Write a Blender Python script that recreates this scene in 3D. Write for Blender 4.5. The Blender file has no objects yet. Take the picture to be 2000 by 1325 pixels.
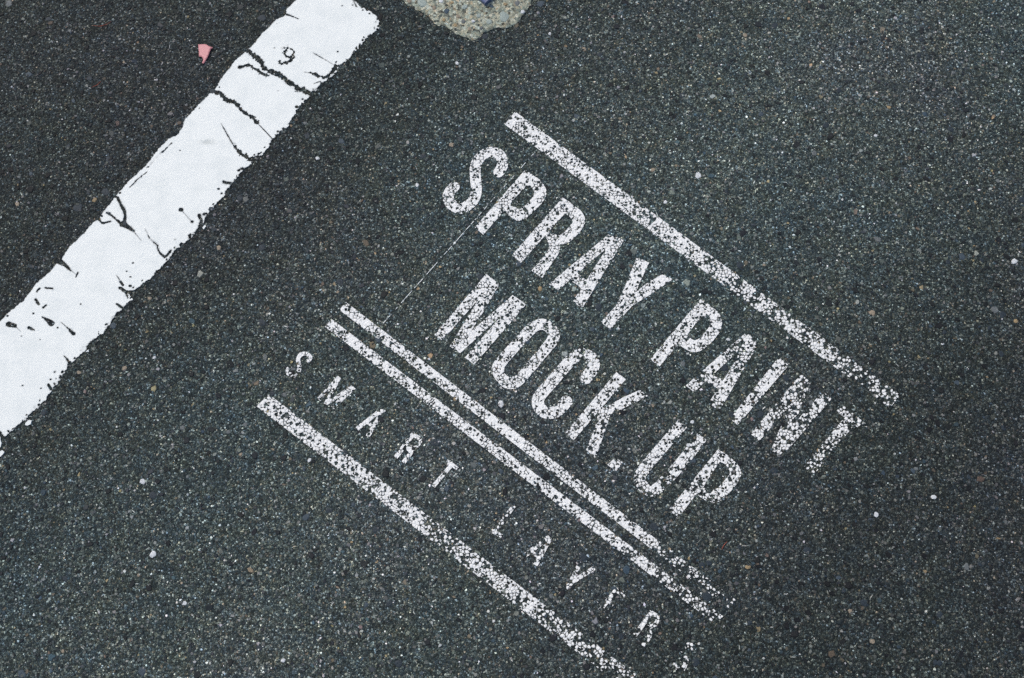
import bpy, math
import numpy as np
from mathutils import Vector, Matrix

# ------------------------------------------------------------------ camera, sky, sun, exposure
SC = bpy.context.scene
COL = SC.collection
LENS, DIST, TILT = 35.0, 1.70, math.radians(14)
CAM_Y, CAM_Z = -DIST * math.sin(TILT), DIST * math.cos(TILT)
cam_data = bpy.data.cameras.new("camera")
cam_data.lens = LENS
cam_data.sensor_width = 36.0
cam_data.clip_start = 0.05
cam_data.clip_end = 3000
cam = bpy.data.objects.new("camera", cam_data)
cam.location = (0, CAM_Y, CAM_Z)
cam.rotation_euler = (TILT, 0, 0)
COL.objects.link(cam)
SC.camera = cam

SUN_EL, SUN_AZ = math.radians(52), math.radians(318)      # azimuth clockwise from +Y: light from the upper left
world = bpy.data.worlds.new("World")
SC.world = world
world.use_nodes = True
wn = world.node_tree.nodes
wl = world.node_tree.links
wn.clear()
sky = wn.new("ShaderNodeTexSky")
sky.sky_type = 'NISHITA'
sky.sun_disc = False
sky.sun_elevation = SUN_EL
sky.sun_rotation = SUN_AZ
sky.air_density = 1.0
sky.dust_density = 4.0
bg = wn.new("ShaderNodeBackground")
bg.inputs[1].default_value = 0.15
wo = wn.new("ShaderNodeOutputWorld")
wl.new(sky.outputs[0], bg.inputs[0])
wl.new(bg.outputs[0], wo.inputs[0])

sun_data = bpy.data.lights.new("sun", 'SUN')
sun_data.energy = 1.22
sun_data.angle = math.radians(30)
sun_data.color = (1.0, 0.985, 0.94)
sun = bpy.data.objects.new("sun", sun_data)
sd = Vector((math.sin(SUN_AZ) * math.cos(SUN_EL), math.cos(SUN_AZ) * math.cos(SUN_EL), math.sin(SUN_EL)))
sun.rotation_euler = sd.to_track_quat('Z', 'Y').to_euler()
sun.location = sd * 8
COL.objects.link(sun)

SC.view_settings.view_transform = 'Standard'
SC.view_settings.look = 'None'
SC.view_settings.gamma = 1.0
SC.view_settings.exposure = 0.0
SC.view_settings.use_curve_mapping = False
SC.render.engine = 'CYCLES'
SC.cycles.use_denoising = False          # the aggregate is finer than a denoiser leaves standing
SC.cycles.max_bounces = 4
SC.render.filter_size = 1.1

# ------------------------------------------------------------------ measuring helpers
U = 0.000875          # metres on the road per photograph pixel at the centre


def G(p):
    """points measured in the 2000 x 1325 photograph -> points on the road, in units of U"""
    p = np.asarray(p, float).reshape(-1, 2)
    u = (p[:, 0] - 1000.0) / 2000.0 * 36.0 / LENS
    v = -(p[:, 1] - 662.5) / 2000.0 * 36.0 / LENS
    s, c = math.sin(TILT), math.cos(TILT)
    dx, dy, dz = u, s + v * c, -c + v * s
    t = -CAM_Z / dz
    return np.stack([dx * t, CAM_Y + dy * t], 1) / U


def Z(o, s, pts):
    """points read off an enlargement with origin o and scale s -> photograph pixels"""
    return [(o[0] + x / s, o[1] + y / s) for x, y in pts]


RNG = np.random.default_rng(20)
TAB = [RNG.random((256, 256)) for _ in range(12)]


def vnoise(x, y, k=0):
    xi, yi = np.floor(x).astype(int), np.floor(y).astype(int)
    fx, fy = x - xi, y - yi
    fx, fy = fx * fx * (3 - 2 * fx), fy * fy * (3 - 2 * fy)
    T = TAB[k % 12]
    a, b = T[xi & 255, yi & 255], T[(xi + 1) & 255, yi & 255]
    c, d = T[xi & 255, (yi + 1) & 255], T[(xi + 1) & 255, (yi + 1) & 255]
    return (a * (1 - fx) + b * fx) * (1 - fy) + (c * (1 - fx) + d * fx) * fy


def fnoise(x, y, k=0):
    return 0.55 * vnoise(x, y, k) + 0.28 * vnoise(x * 2.1 + 7, y * 2.1 + 3, k + 1) + 0.17 * vnoise(x * 4.3 + 1, y * 4.3 + 9, k + 2)


def worley(x, y, cell, k=0, jit=0.9):
    xs, ys = x / cell, y / cell
    xi, yi = np.floor(xs).astype(int), np.floor(ys).astype(int)
    f1 = np.full(x.shape, 9.0)
    f2 = np.full(x.shape, 9.0)
    r = np.zeros(x.shape)
    A, B, C = TAB[k % 12], TAB[(k + 4) % 12], TAB[(k + 7) % 12]
    for i in (-1, 0, 1):
        for j in (-1, 0, 1):
            a, b = (xi + i) & 255, (yi + j) & 255
            d = np.hypot(xi + i + 0.5 + jit * (A[a, b] - 0.5) - xs, yi + j + 0.5 + jit * (B[a, b] - 0.5) - ys)
            near = d < f1
            f2 = np.where(near, f1, np.minimum(f2, d))
            r = np.where(near, C[a, b], r)
            f1 = np.where(near, d, f1)
    return f1 * cell, f2 * cell, r


def sdf_poly(x, y, P):
    """> 0 inside"""
    P = np.asarray(P, float)
    d2 = np.full(x.shape, 1e18)
    ins = np.zeros(x.shape, bool)
    for (ax, ay), (bx, by) in zip(P, np.roll(P, -1, 0)):
        ex, ey = bx - ax, by - ay
        L = ex * ex + ey * ey + 1e-12
        t = np.clip(((x - ax) * ex + (y - ay) * ey) / L, 0, 1)
        d2 = np.minimum(d2, (x - ax - t * ex) ** 2 + (y - ay - t * ey) ** 2)
        if ay != by:
            ins ^= ((ay > y) != (by > y)) & (x < (bx - ax) * (y - ay) / (by - ay) + ax)
    return np.where(ins, 1, -1) * np.sqrt(d2)


def sdf_stroke(x, y, P, w0, w1=None, flat=True):
    """> 0 inside a pen stroke along P; flat ends"""
    P = np.asarray(P, float)
    w1 = w0 if w1 is None else w1
    n = len(P) - 1
    out = np.full(x.shape, -1e9)
    for i in range(n):
        (ax, ay), (bx, by) = P[i], P[i + 1]
        ex, ey = bx - ax, by - ay
        L = math.hypot(ex, ey) + 1e-9
        t = ((x - ax) * ex + (y - ay) * ey) / L
        tc = np.clip(t, 0, L)
        wa = w0 + (w1 - w0) * (i + tc / L) / n
        v = wa / 2 - np.hypot(x - ax - tc * ex / L, y - ay - tc * ey / L)
        if flat and i == 0:
            v = np.minimum(v, t)
        if flat and i == n - 1:
            v = np.minimum(v, L - t)
        out = np.maximum(out, v)
    return out


def smooth_line(P, n=6):
    """Catmull-Rom through the points"""
    P = np.asarray(P, float)
    Q = np.vstack([2 * P[0] - P[1], P, 2 * P[-1] - P[-2]])
    out = []
    for i in range(1, len(Q) - 2):
        for t in np.linspace(0, 1, n, endpoint=False):
            a, b, c, d = Q[i - 1], Q[i], Q[i + 1], Q[i + 2]
            out.append(0.5 * (2 * b + (c - a) * t + (2 * a - 5 * b + 4 * c - d) * t * t + (3 * b - a - 3 * c + d) * t ** 3))
    out.append(P[-1])
    return np.array(out)


# ------------------------------------------------------------------ mesh helpers
def tri_mesh(name, V, T, mats, smooth=False, colors=None, mat_index=None):
    me = bpy.data.meshes.new(name)
    V = np.ascontiguousarray(V, np.float32)
    T = np.ascontiguousarray(T, np.int32)
    me.vertices.add(len(V))
    me.vertices.foreach_set("co", V.ravel())
    me.loops.add(T.size)
    me.loops.foreach_set("vertex_index", T.ravel())
    me.polygons.add(len(T))
    me.polygons.foreach_set("loop_start", np.arange(0, T.size, 3, dtype=np.int32))
    me.update(calc_edges=True)
    me.polygons.foreach_set("use_smooth", np.full(len(T), smooth))
    if colors is not None:
        at = me.color_attributes.new("stone_color", 'FLOAT_COLOR', 'POINT')
        c = np.ones((len(V), 4), np.float32)
        c[:, :3] = colors
        at.data.foreach_set("color", c.ravel())
    for m in (mats if isinstance(mats, (list, tuple)) else [mats]):
        me.materials.append(m)
    return me


def link(name, me, parent=None, **props):
    o = bpy.data.objects.new(name, me)
    COL.objects.link(o)
    if parent is not None:
        o.parent = parent
    for k, v in props.items():
        o[k] = v
    return o


CASES = {}
for c in range(1, 16):
    el = []
    for k in range(4):
        if c >> k & 1:
            el.append(('c', k))
        if (c >> k & 1) != (c >> ((k + 1) % 4) & 1):
            el.append(('e', k))
    CASES[c] = el
CORNER = ((0, 0), (1, 0), (1, 1), (0, 1))


def contour_mesh(X, Y, F, cell_keep=None):
    """filled region F > 0 of a grid (marching squares): vertices in grid units, triangles, rim segments"""
    nx, ny = F.shape
    N = nx * ny
    ins = F > 0
    code = (ins[:-1, :-1] * 1 + ins[1:, :-1] * 2 + ins[1:, 1:] * 4 + ins[:-1, 1:] * 8)
    if cell_keep is not None:
        code = np.where(cell_keep, code, 0)

    def eid(kind, k, i, j):
        if kind == 'c':
            dx, dy = CORNER[k]
            return (i + dx) * ny + j + dy
        if k == 0:
            return N + i * ny + j
        if k == 2:
            return N + i * ny + j + 1
        if k == 1:
            return 2 * N + (i + 1) * ny + j
        return 2 * N + i * ny + j
    tris, segs = [], []
    for c, el in CASES.items():
        i, j = np.nonzero(code == c)
        if not len(i):
            continue
        ids = [eid(kind, k, i, j) for kind, k in el]
        for m in range(1, len(ids) - 1):
            tris.append(np.stack([ids[0], ids[m], ids[m + 1]], 1))
        for m in range(len(el)):
            if el[m][0] == 'e' and el[(m + 1) % len(el)][0] == 'e':
                segs.append(np.stack([ids[m], ids[(m + 1) % len(el)]], 1))
    if not tris:
        return None
    tris = np.concatenate(tris)
    segs = np.concatenate(segs) if segs else np.zeros((0, 2), int)
    used, inv = np.unique(np.concatenate([tris.ravel(), segs.ravel()]), return_inverse=True)
    tris, segs = inv[:tris.size].reshape(-1, 3), inv[tris.size:].reshape(-1, 2)
    kind, rem = used // N, used % N
    i, j = rem // ny, rem % ny
    i2 = np.minimum(i + (kind == 1), nx - 1)
    j2 = np.minimum(j + (kind == 2), ny - 1)
    a, b = F[i, j], F[i2, j2]
    with np.errstate(all='ignore'):
        t = np.where(kind == 0, 0, np.clip(a / (a - b), 0.02, 0.98))
    return np.stack([X[i] + t * (X[i2] - X[i]), Y[j] + t * (Y[j2] - Y[j])], 1), tris, segs


def slab(cm, top, bottom=-0.0002):
    """raise a contour mesh to height top(x, y) in metres and give its rim a wall down to the road"""
    V, T, S = cm
    z = top(V[:, 0], V[:, 1])
    V3 = np.column_stack([V * U, z])
    n = len(V3)
    low = V3.copy()
    low[:, 2] = bottom
    a, b = S[:, 0], S[:, 1]
    W = np.concatenate([np.stack([a, a + n, b + n], 1), np.stack([a, b + n, b], 1)])
    return np.vstack([V3, low]), np.concatenate([T, W])


def grid_for(pts, pad, h):
    lo, hi = pts.min(0) - pad, pts.max(0) + pad
    return np.arange(lo[0], hi[0] + h, h), np.arange(lo[1], hi[1] + h, h)


# ------------------------------------------------------------------ materials
class NT:
    def __init__(self, name):
        self.m = bpy.data.materials.new(name)
        self.m.use_nodes = True
        self.t = self.m.node_tree
        self.b = self.t.nodes["Principled BSDF"]

    def n(self, kind, **kw):
        nd = self.t.nodes.new("ShaderNode" + kind)
        for k, v in kw.items():
            setattr(nd, k, v)
        return nd

    def l(self, a, b):
        self.t.links.new(a, b)

    def math(self, op, a, b=None, c=None):
        nd = self.n("Math", operation=op)
        for i, v in enumerate((a, b, c)):
            if v is None:
                continue
            if isinstance(v, (int, float)):
                nd.inputs[i].default_value = v
            else:
                self.l(v, nd.inputs[i])
        return nd.outputs[0]

    def ramp(self, fac, stops, interp='LINEAR'):
        nd = self.n("ValToRGB")
        cr = nd.color_ramp
        cr.interpolation = interp
        while len(cr.elements) < len(stops):
            cr.elements.new(0.5)
        for e, (p, c) in zip(cr.elements, stops):
            e.position = p
            e.color = (*c, 1) if len(c) == 3 else c
        self.l(fac, nd.inputs[0])
        return nd.outputs[0]

    def mix(self, fac, a, b, mode='MIX'):
        nd = self.n("Mix", data_type='RGBA', blend_type=mode)
        for sock, v in ((nd.inputs[0], fac), (nd.inputs[6], a), (nd.inputs[7], b)):
            if isinstance(v, (int, float)):
                sock.default_value = v
            elif isinstance(v, tuple):
                sock.default_value = (*v, 1)
            else:
                self.l(v, sock)
        return nd.outputs[2]

    def pos(self):
        return self.n("NewGeometry").outputs["Position"]

    def noise(self, vec, scale, detail=3.0, rough=0.55):
        nd = self.n("TexNoise")
        nd.inputs["Scale"].default_value = scale
        nd.inputs["Detail"].default_value = detail
        nd.inputs["Roughness"].default_value = rough
        self.l(vec, nd.inputs["Vector"])
        return nd

    def voro(self, vec, scale, feature='F1'):
        nd = self.n("TexVoronoi", feature=feature)
        nd.inputs["Scale"].default_value = scale
        self.l(vec, nd.inputs["Vector"])
        return nd

    def bump(self, height, dist, strength=1.0, normal=None):
        nd = self.n("Bump")
        nd.inputs["Strength"].default_value = strength
        nd.inputs["Distance"].default_value = dist
        self.l(height, nd.inputs["Height"])
        if normal is not None:
            self.l(normal, nd.inputs["Normal"])
        return nd.outputs[0]


def painted_falloff(nt, pos):
    """brightness falloff painted into the colour: paler middle band, darker corners, random patches"""
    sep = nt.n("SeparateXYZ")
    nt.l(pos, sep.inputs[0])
    # distance from the middle of the paler band, parallel to the painted line
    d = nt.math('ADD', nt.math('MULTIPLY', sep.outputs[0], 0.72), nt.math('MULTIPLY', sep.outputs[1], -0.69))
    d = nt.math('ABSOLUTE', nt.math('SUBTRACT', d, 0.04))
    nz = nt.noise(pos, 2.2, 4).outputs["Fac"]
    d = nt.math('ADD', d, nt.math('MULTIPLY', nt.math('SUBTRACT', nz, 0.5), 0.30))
    wear_or_falloff = nt.ramp(d, [(0.0, (1.44, 1.47, 1.46)), (0.22, (1.20, 1.23, 1.23)), (0.66, (0.68, 0.70, 0.71))], 'EASE')  # lens falloff put into the colour: pale along the band, dark away from it
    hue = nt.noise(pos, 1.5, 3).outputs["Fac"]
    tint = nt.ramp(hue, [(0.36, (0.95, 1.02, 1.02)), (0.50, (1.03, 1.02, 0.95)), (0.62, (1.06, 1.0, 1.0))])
    return nt.mix(1.0, wear_or_falloff, tint, 'MULTIPLY')


def asphalt_material():
    nt = NT("asphalt")
    p = nt.pos()
    warp = nt.noise(p, 300, 2)
    add = nt.n("VectorMath", operation='MULTIPLY_ADD')
    nt.l(warp.outputs["Color"], add.inputs[0])
    add.inputs[1].default_value = (0.0025,) * 3
    nt.l(p, add.inputs[2])
    q = add.outputs[0]
    v1 = nt.voro(q, 330)
    sep = nt.n("SeparateColor")
    nt.l(v1.outputs["Color"], sep.inputs[0])
    tone = nt.ramp(sep.outputs[0], [(0.0, (0.013, 0.017, 0.018)), (0.30, (0.031, 0.038, 0.040)),
                                    (0.62, (0.062, 0.072, 0.072)), (0.85, (0.11, 0.122, 0.119)),
                                    (0.95, (0.185, 0.20, 0.195)), (1.0, (0.42, 0.435, 0.425))])
    hue = nt.ramp(sep.outputs[1], [(0.0, (0.80, 0.98, 1.18)), (0.35, (0.90, 1.04, 1.03)), (0.65, (0.98, 1.02, 0.97)),
                                   (0.90, (1.04, 1.03, 0.86)), (1.0, (1.22, 0.96, 0.80))])
    colr = nt.mix(1.0, tone, hue, 'MULTIPLY')
    # bitumen between the grains
    edge = nt.voro(q, 330, 'DISTANCE_TO_EDGE')
    binder = nt.ramp(edge.outputs["Distance"], [(0.04, (1, 1, 1)), (0.16, (0, 0, 0))])
    colr = nt.mix(binder, colr, (0.016, 0.023, 0.025))
    # finer sand
    v2 = nt.voro(p, 760)
    s2 = nt.n("SeparateColor")
    nt.l(v2.outputs["Color"], s2.inputs[0])
    fine = nt.ramp(s2.outputs[2], [(0.0, (0.45,) * 3), (0.6, (0.95,) * 3), (0.9, (1.45,) * 3), (1.0, (2.8,) * 3)])
    colr = nt.mix(0.85, colr, nt.mix(1.0, colr, fine, 'MULTIPLY'))
    # greenish and brownish patches in the mix
    pat = nt.noise(p, 26, 4).outputs["Fac"]
    tint = nt.ramp(pat, [(0.3, (0.90, 1.0, 1.12)), (0.5, (1, 1, 1)), (0.7, (1.08, 1.04, 0.9))])
    colr = nt.mix(0.8, colr, nt.mix(1.0, colr, tint, 'MULTIPLY'))
    blot = nt.noise(p, 75, 3, 0.6).outputs["Fac"]
    colr = nt.mix(1.0, colr, nt.ramp(blot, [(0.30, (0.62, 0.66, 0.70)), (0.46, (1, 1, 1)), (0.72, (1.16, 1.15, 1.12))]), 'MULTIPLY')
    colr = nt.mix(1.0, colr, painted_falloff(nt, p), 'MULTIPLY')
    nt.l(colr, nt.b.inputs["Base Color"])
    nt.b.inputs["Roughness"].default_value = 0.85
    nt.b.inputs["Specular IOR Level"].default_value = 0.25
    b1 = nt.bump(v1.outputs["Distance"], 0.0012, 0.9)
    nd = b1.node
    nd.invert = True
    b2 = nt.bump(v2.outputs["Distance"], 0.0006, 0.7, b1)
    nt.l(b2, nt.b.inputs["Normal"])
    return nt.m


def grain_material():
    nt = NT("aggregate_grain")
    at = nt.n("Attribute", attribute_name="stone_color")
    p = nt.pos()
    nz = nt.noise(p, 900, 2).outputs["Fac"]
    mot = nt.ramp(nz, [(0.3, (0.65,) * 3), (0.6, (1.15,) * 3), (0.75, (1.9,) * 3)])
    c = nt.mix(1.0, at.outputs["Color"], mot, 'MULTIPLY')
    c = nt.mix(1.0, c, painted_falloff(nt, p), 'MULTIPLY')
    nt.l(c, nt.b.inputs["Base Color"])
    nt.b.inputs["Roughness"].default_value = 0.7
    nt.b.inputs["Specular IOR Level"].default_value = 0.3
    nt.l(nt.bump(nt.noise(p, 1500, 2).outputs["Fac"], 0.0006, 0.6), nt.b.inputs["Normal"])
    return nt.m


def stone_material(name, c, c2=None, rough=0.6, scale=420):
    nt = NT(name)
    p = nt.pos()
    nz = nt.noise(p, scale, 4, 0.65).outputs["Fac"]
    c2 = c2 or tuple(x * 0.5 for x in c)
    nt.l(nt.ramp(nz, [(0.32, c2), (0.62, c)]), nt.b.inputs["Base Color"])
    nt.b.inputs["Roughness"].default_value = rough
    nt.b.inputs["Specular IOR Level"].default_value = 0.3
    nt.l(nt.bump(nz, 0.0009, 0.7), nt.b.inputs["Normal"])
    return nt.m


def line_paint_material():
    nt = NT("thermoplastic_white")
    p = nt.pos()
    n1 = nt.noise(p, 1100, 2, 0.7).outputs["Fac"]
    n2 = nt.noise(p, 30, 4).outputs["Fac"]
    c = nt.ramp(n1, [(0.25, (0.72, 0.765, 0.75)), (0.6, (0.775, 0.82, 0.80)), (0.85, (0.81, 0.845, 0.82))])
    dirt = nt.ramp(n2, [(0.34, (0.93, 0.94, 0.945)), (0.54, (1, 1, 1))])
    c = nt.mix(1.0, c, dirt, 'MULTIPLY')
    # rubber scuff on the face of the line
    sub = nt.n("VectorMath", operation='SUBTRACT')
    nt.l(p, sub.inputs[0])
    cx, cy = G([(406, 278)])[0] * U
    sub.inputs[1].default_value = (cx, cy, 0)
    mp = nt.n("Mapping")
    mp.inputs["Rotation"].default_value = (0, 0, math.radians(-65))
    mp.inputs["Scale"].default_value = (1, 2.3, 1)
    nt.l(sub.outputs[0], mp.inputs[0])
    ln = nt.n("VectorMath", operation='LENGTH')
    nt.l(mp.outputs[0], ln.inputs[0])
    rad = nt.math('ADD', ln.outputs["Value"], nt.math('MULTIPLY', nt.noise(p, 220, 4).outputs["Fac"], 0.03))
    sc = nt.ramp(rad, [(0.014, (0.66, 0.68, 0.68)), (0.034, (1, 1, 1))])
    c = nt.mix(1.0, c, sc, 'MULTIPLY')
    at = nt.n("Attribute", attribute_name="stone_color")       # dirt caught along broken rims
    c = nt.mix(nt.math('MULTIPLY', at.outputs["Fac"], 0.62), c, (0.16, 0.175, 0.18))
    nt.l(c, nt.b.inputs["Base Color"])
    nt.b.inputs["Roughness"].default_value = 0.55
    nt.b.inputs["Specular IOR Level"].default_value = 0.3
    b1 = nt.bump(nt.noise(p, 260, 4, 0.6).outputs["Fac"], 0.0009, 0.5)
    nt.l(nt.bump(n1, 0.0004, 0.5, b1), nt.b.inputs["Normal"])
    return nt.m


def spray_material():
    nt = NT("spray_paint_white")
    p = nt.pos()
    n1 = nt.noise(p, 420, 5, 0.8).outputs["Fac"]
    c = nt.ramp(n1, [(0.30, (0.34, 0.35, 0.345)), (0.40, (0.68, 0.695, 0.68)), (0.50, (0.82, 0.835, 0.815))])
    at = nt.n("Attribute", attribute_name="stone_color")       # how thickly the paint lies
    c = nt.mix(at.outputs["Fac"], nt.mix(1.0, c, (0.42, 0.44, 0.445), 'MULTIPLY'), c)
    nt.l(c, nt.b.inputs["Base Color"])
    nt.b.inputs["Roughness"].default_value = 0.75
    nt.b.inputs["Specular IOR Level"].default_value = 0.2
    nt.l(nt.bump(n1, 0.0008, 0.5), nt.b.inputs["Normal"])
    return nt.m


def concrete_material():
    nt = NT("weathered_concrete")
    p = nt.pos()
    v = nt.voro(p, 230)
    s = nt.n("SeparateColor")
    nt.l(v.outputs["Color"], s.inputs[0])
    c = nt.ramp(s.outputs[0], [(0.0, (0.06, 0.06, 0.05)), (0.2, (0.20, 0.215, 0.185)), (0.5, (0.33, 0.325, 0.25)),
                               (0.8, (0.45, 0.44, 0.35)), (1.0, (0.60, 0.60, 0.52))])
    hue = nt.ramp(s.outputs[1], [(0.0, (0.85, 1.0, 1.02)), (0.6, (0.98, 1.02, 0.98)), (0.9, (1.03, 1.0, 0.90)), (1.0, (1.12, 0.93, 0.76))])
    c = nt.mix(1.0, c, hue, 'MULTIPLY')
    n2 = nt.noise(p, 520, 4, 0.7).outputs["Fac"]
    c = nt.mix(1.0, c, nt.ramp(n2, [(0.3, (0.35,) * 3), (0.48, (0.95,) * 3), (0.7, (1.15,) * 3)]), 'MULTIPLY')
    nt.l(c, nt.b.inputs["Base Color"])
    nt.b.inputs["Roughness"].default_value = 0.9
    nt.l(nt.bump(n2, 0.002, 0.8), nt.b.inputs["Normal"])
    return nt.m


def plain_material(name, c, rough=0.5, var=0.12, scale=300, metallic=0.0):
    nt = NT(name)
    p = nt.pos()
    nz = nt.noise(p, scale, 4, 0.6).outputs["Fac"]
    nt.l(nt.ramp(nz, [(0.3, tuple(x * (1 - var) for x in c)), (0.7, tuple(min(1, x * (1 + var)) for x in c))]), nt.b.inputs["Base Color"])
    nt.b.inputs["Roughness"].default_value = rough
    nt.b.inputs["Metallic"].default_value = metallic
    nt.l(nt.bump(nz, 0.0006, 0.4), nt.b.inputs["Normal"])
    return nt.m


M_ASPHALT, M_GRAIN = asphalt_material(), grain_material()
M_LINE, M_SPRAY, M_CONC = line_paint_material(), spray_material(), concrete_material()
M_PINK = plain_material("pink_plastic", (0.50, 0.19, 0.21), 0.45, 0.15, 260)
M_BLUE = plain_material("blue_enamel", (0.085, 0.11, 0.20), 0.35, 0.25, 160)
M_FIBRE = plain_material("rusty_fibre", (0.36, 0.09, 0.05), 0.7, 0.3, 400)

# ------------------------------------------------------------------ the road surface
S_ = 500.0
road = link("asphalt_ground", tri_mesh("asphalt_ground", [(-S_, -S_, 0), (S_, -S_, 0), (S_, S_, 0), (-S_, S_, 0)],
                                       [(0, 1, 2), (0, 2, 3)], M_ASPHALT),
            kind="structure", label="dark grey asphalt road surface speckled with small pale stones")

PALETTE = np.array([(.014, .018, .022), (.036, .044, .049), (.073, .084, .083), (.125, .137, .130),
                    (.23, .245, .24), (.60, .62, .61), (.12, .10, .078), (.25, .20, .12), (.040, .066, .085)])
PROB = np.array([.20, .19, .24, .18, .095, .042, .028, .008, .030])


def grains(n, x0, x1, y0, y1, rmin, rmax, rng, sliver=0.03, prob=PROB, lift=0.0):
    K = 5
    c = np.column_stack([rng.uniform(x0, x1, n), rng.uniform(y0, y1, n)])
    r = rmin * (rmax / rmin) ** (rng.random(n) ** 1.9)
    ci = rng.choice(len(PALETTE), n, p=prob / prob.sum())
    col = PALETTE[ci] * rng.uniform(0.75, 1.3, (n, 1)) * rng.uniform(0.93, 1.07, (n, 3))
    el = rng.uniform(0.6, 1.0, n)
    sl = rng.random(n) < sliver                       # thin bright chips seen edge on
    el[sl] = rng.uniform(0.12, 0.28, sl.sum())
    r[sl] *= 1.3
    col[sl] = np.array((.42, .44, .43)) * rng.uniform(0.6, 1.3, (sl.sum(), 1))
    r[(ci == 5) & ~sl] *= 0.78
    rot = rng.uniform(0, 2 * math.pi, n)
    ang = (np.arange(K) / K * 2 * math.pi)[None] + rng.uniform(-0.45, 0.45, (n, K))
    rad = r[:, None] * rng.uniform(0.72, 1.12, (n, K))
    lx, ly = rad * np.cos(ang), rad * np.sin(ang) * el[:, None]
    px = lx * np.cos(rot)[:, None] - ly * np.sin(rot)[:, None]
    py = lx * np.sin(rot)[:, None] + ly * np.cos(rot)[:, None]
    h = np.clip(r * rng.uniform(0.15, 0.5, n), 0.0002, 0.0011 + lift) + lift * 0.5
    tilt = rng.uniform(-0.25, 0.25, (n, 2))
    k = 0.74
    base = np.stack([c[:, :1] + px, c[:, 1:] + py, np.full((n, K), -0.0003)], 2)
    zt = np.clip(h[:, None] + k * (px * tilt[:, :1] + py * tilt[:, 1:]), 0.0001, 0.0012 + lift)
    top = np.stack([c[:, :1] + k * px, c[:, 1:] + k * py, zt], 2)
    V = np.concatenate([base, top], 1).reshape(-1, 3)
    f = []
    for i in range(K):
        j = (i + 1) % K
        f += [(i, j, K + j), (i, K + j, K + i)]
    f += [(K, K + 1, K + 2), (K, K + 2, K + 3), (K, K + 3, K + 4)]
    T = (np.arange(n) * 2 * K)[:, None, None] + np.array(f)[None]
    return V, T.reshape(-1, 3), np.repeat(col, 2 * K, 0)


rg = np.random.default_rng(5)
Va, Ta, Ca = grains(62000, -1.08, 1.08, -0.72, 0.86, 0.0008, 0.0042, rg)
Vb, Tb, Cb = grains(10000, -1.8, 1.8, -1.2, 1.4, 0.0010, 0.0045, rg)
# coarser, mostly dark stones between them
Vd, Td, Cd = grains(26000, -1.2, 1.2, -0.80, 0.95, 0.0016, 0.0048, rg, 0.0, np.array([.20, .22, .26, .18, .055, .010, .035, .008, .07]), 0.0001)
Vc, Tc, Cc = grains(8000, -1.8, 1.8, -1.2, 1.4, 0.0026, 0.0090, rg, 0.0, np.array([.70, .08, .06, .06, .02, .0, .03, .01, .04]), 0.0002)
Cc = np.where((Cc.sum(1) < 0.08)[:, None], Cc * 0.62, Cc)
Ve, Te, Ce = grains(3600, -1.8, 1.8, -1.2, 1.4, 0.0009, 0.0030, rg, 0.25, np.array([0, 0, 0, 0, .3, .7, 0, 0, 0]), 0.0002)
link("fine_aggregate", tri_mesh("fine_aggregate", np.vstack([Va, Vb, Vd, Vc, Ve]),
                                np.vstack([Ta, Tb + len(Va), Td + len(Va) + len(Vb), Tc + len(Va) + len(Vb) + len(Vd), Te + len(Va) + len(Vb) + len(Vd) + len(Vc)]), M_GRAIN,
                                colors=np.vstack([Ca, Cb, Cd, Cc, Ce])), road, kind="stuff",
     label="small crushed stones set in the bitumen")

# the larger stones that can be told apart
STONE = {
    'dark': stone_material("stone_dark_blue", (.028, .042, .054), (.014, .021, .027)),
    'slate': stone_material("stone_slate", (.055, .080, .100), (.03, .045, .06)),
    'grey': stone_material("stone_grey", (.15, .17, .17), (.07, .08, .085)),
    'white': stone_material("stone_white", (.66, .69, .70), (.42, .45, .46)),
    'ochre': stone_material("stone_ochre", (.34, .25, .13), (.20, .16, .10)),
    'tan': stone_material("stone_tan", (.30, .25, .18), (.17, .15, .12)),
    'pink': stone_material("stone_pinkish", (.24, .18, .17), (.13, .10, .10)),
    'teal': stone_material("stone_pale_teal", (.32, .38, .35), (.20, .25, .23)),
    'deep': stone_material("stone_deep_blue", (.045, .078, .11), (.025, .045, .06)),
}
NSHAPE = 7
SHAPES = {}
rs = np.random.default_rng(11)
for si in range(NSHAPE):
    K = 8
    ang = np.arange(K) / K * 2 * math.pi + rs.uniform(-0.25, 0.25, K)
    rad = rs.uniform(0.72, 1.1, K)
    ex = rs.uniform(0.6, 0.95)
    ring = np.column_stack([rad * np.cos(ang), rad * np.sin(ang) * ex])
    V = np.vstack([np.column_stack([ring, np.full(K, -0.4)]),
                   np.column_stack([ring * 0.9, rs.uniform(0.35, 0.65, K)]),
                   np.column_stack([ring * 0.55, rs.uniform(0.8, 1.0, K)]), [(0, 0, 0.95)]])
    T = []
    for i in range(K):
        j = (i + 1) % K
        T += [(i, j, K + j), (i, K + j, K + i), (K + i, K + j, 2 * K + j), (K + i, 2 * K + j, 2 * K + i), (2 * K + i, 2 * K + j, 3 * K)]
    for kname, m in STONE.items():
        SHAPES[si, kname] = tri_mesh("aggregate_stone", V, T, m, smooth=False)


def stone(x, y, r, kname, parent, rng, name="aggregate_stone", z=0.0, h=0.0009):
    o = link(name, SHAPES[int(rng.integers(NSHAPE)), kname], parent)
    o.location = (x, y, z)
    o.scale = (r, r, h)
    o.rotation_euler = (0, 0, rng.uniform(0, 6.28))
    return o


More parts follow.
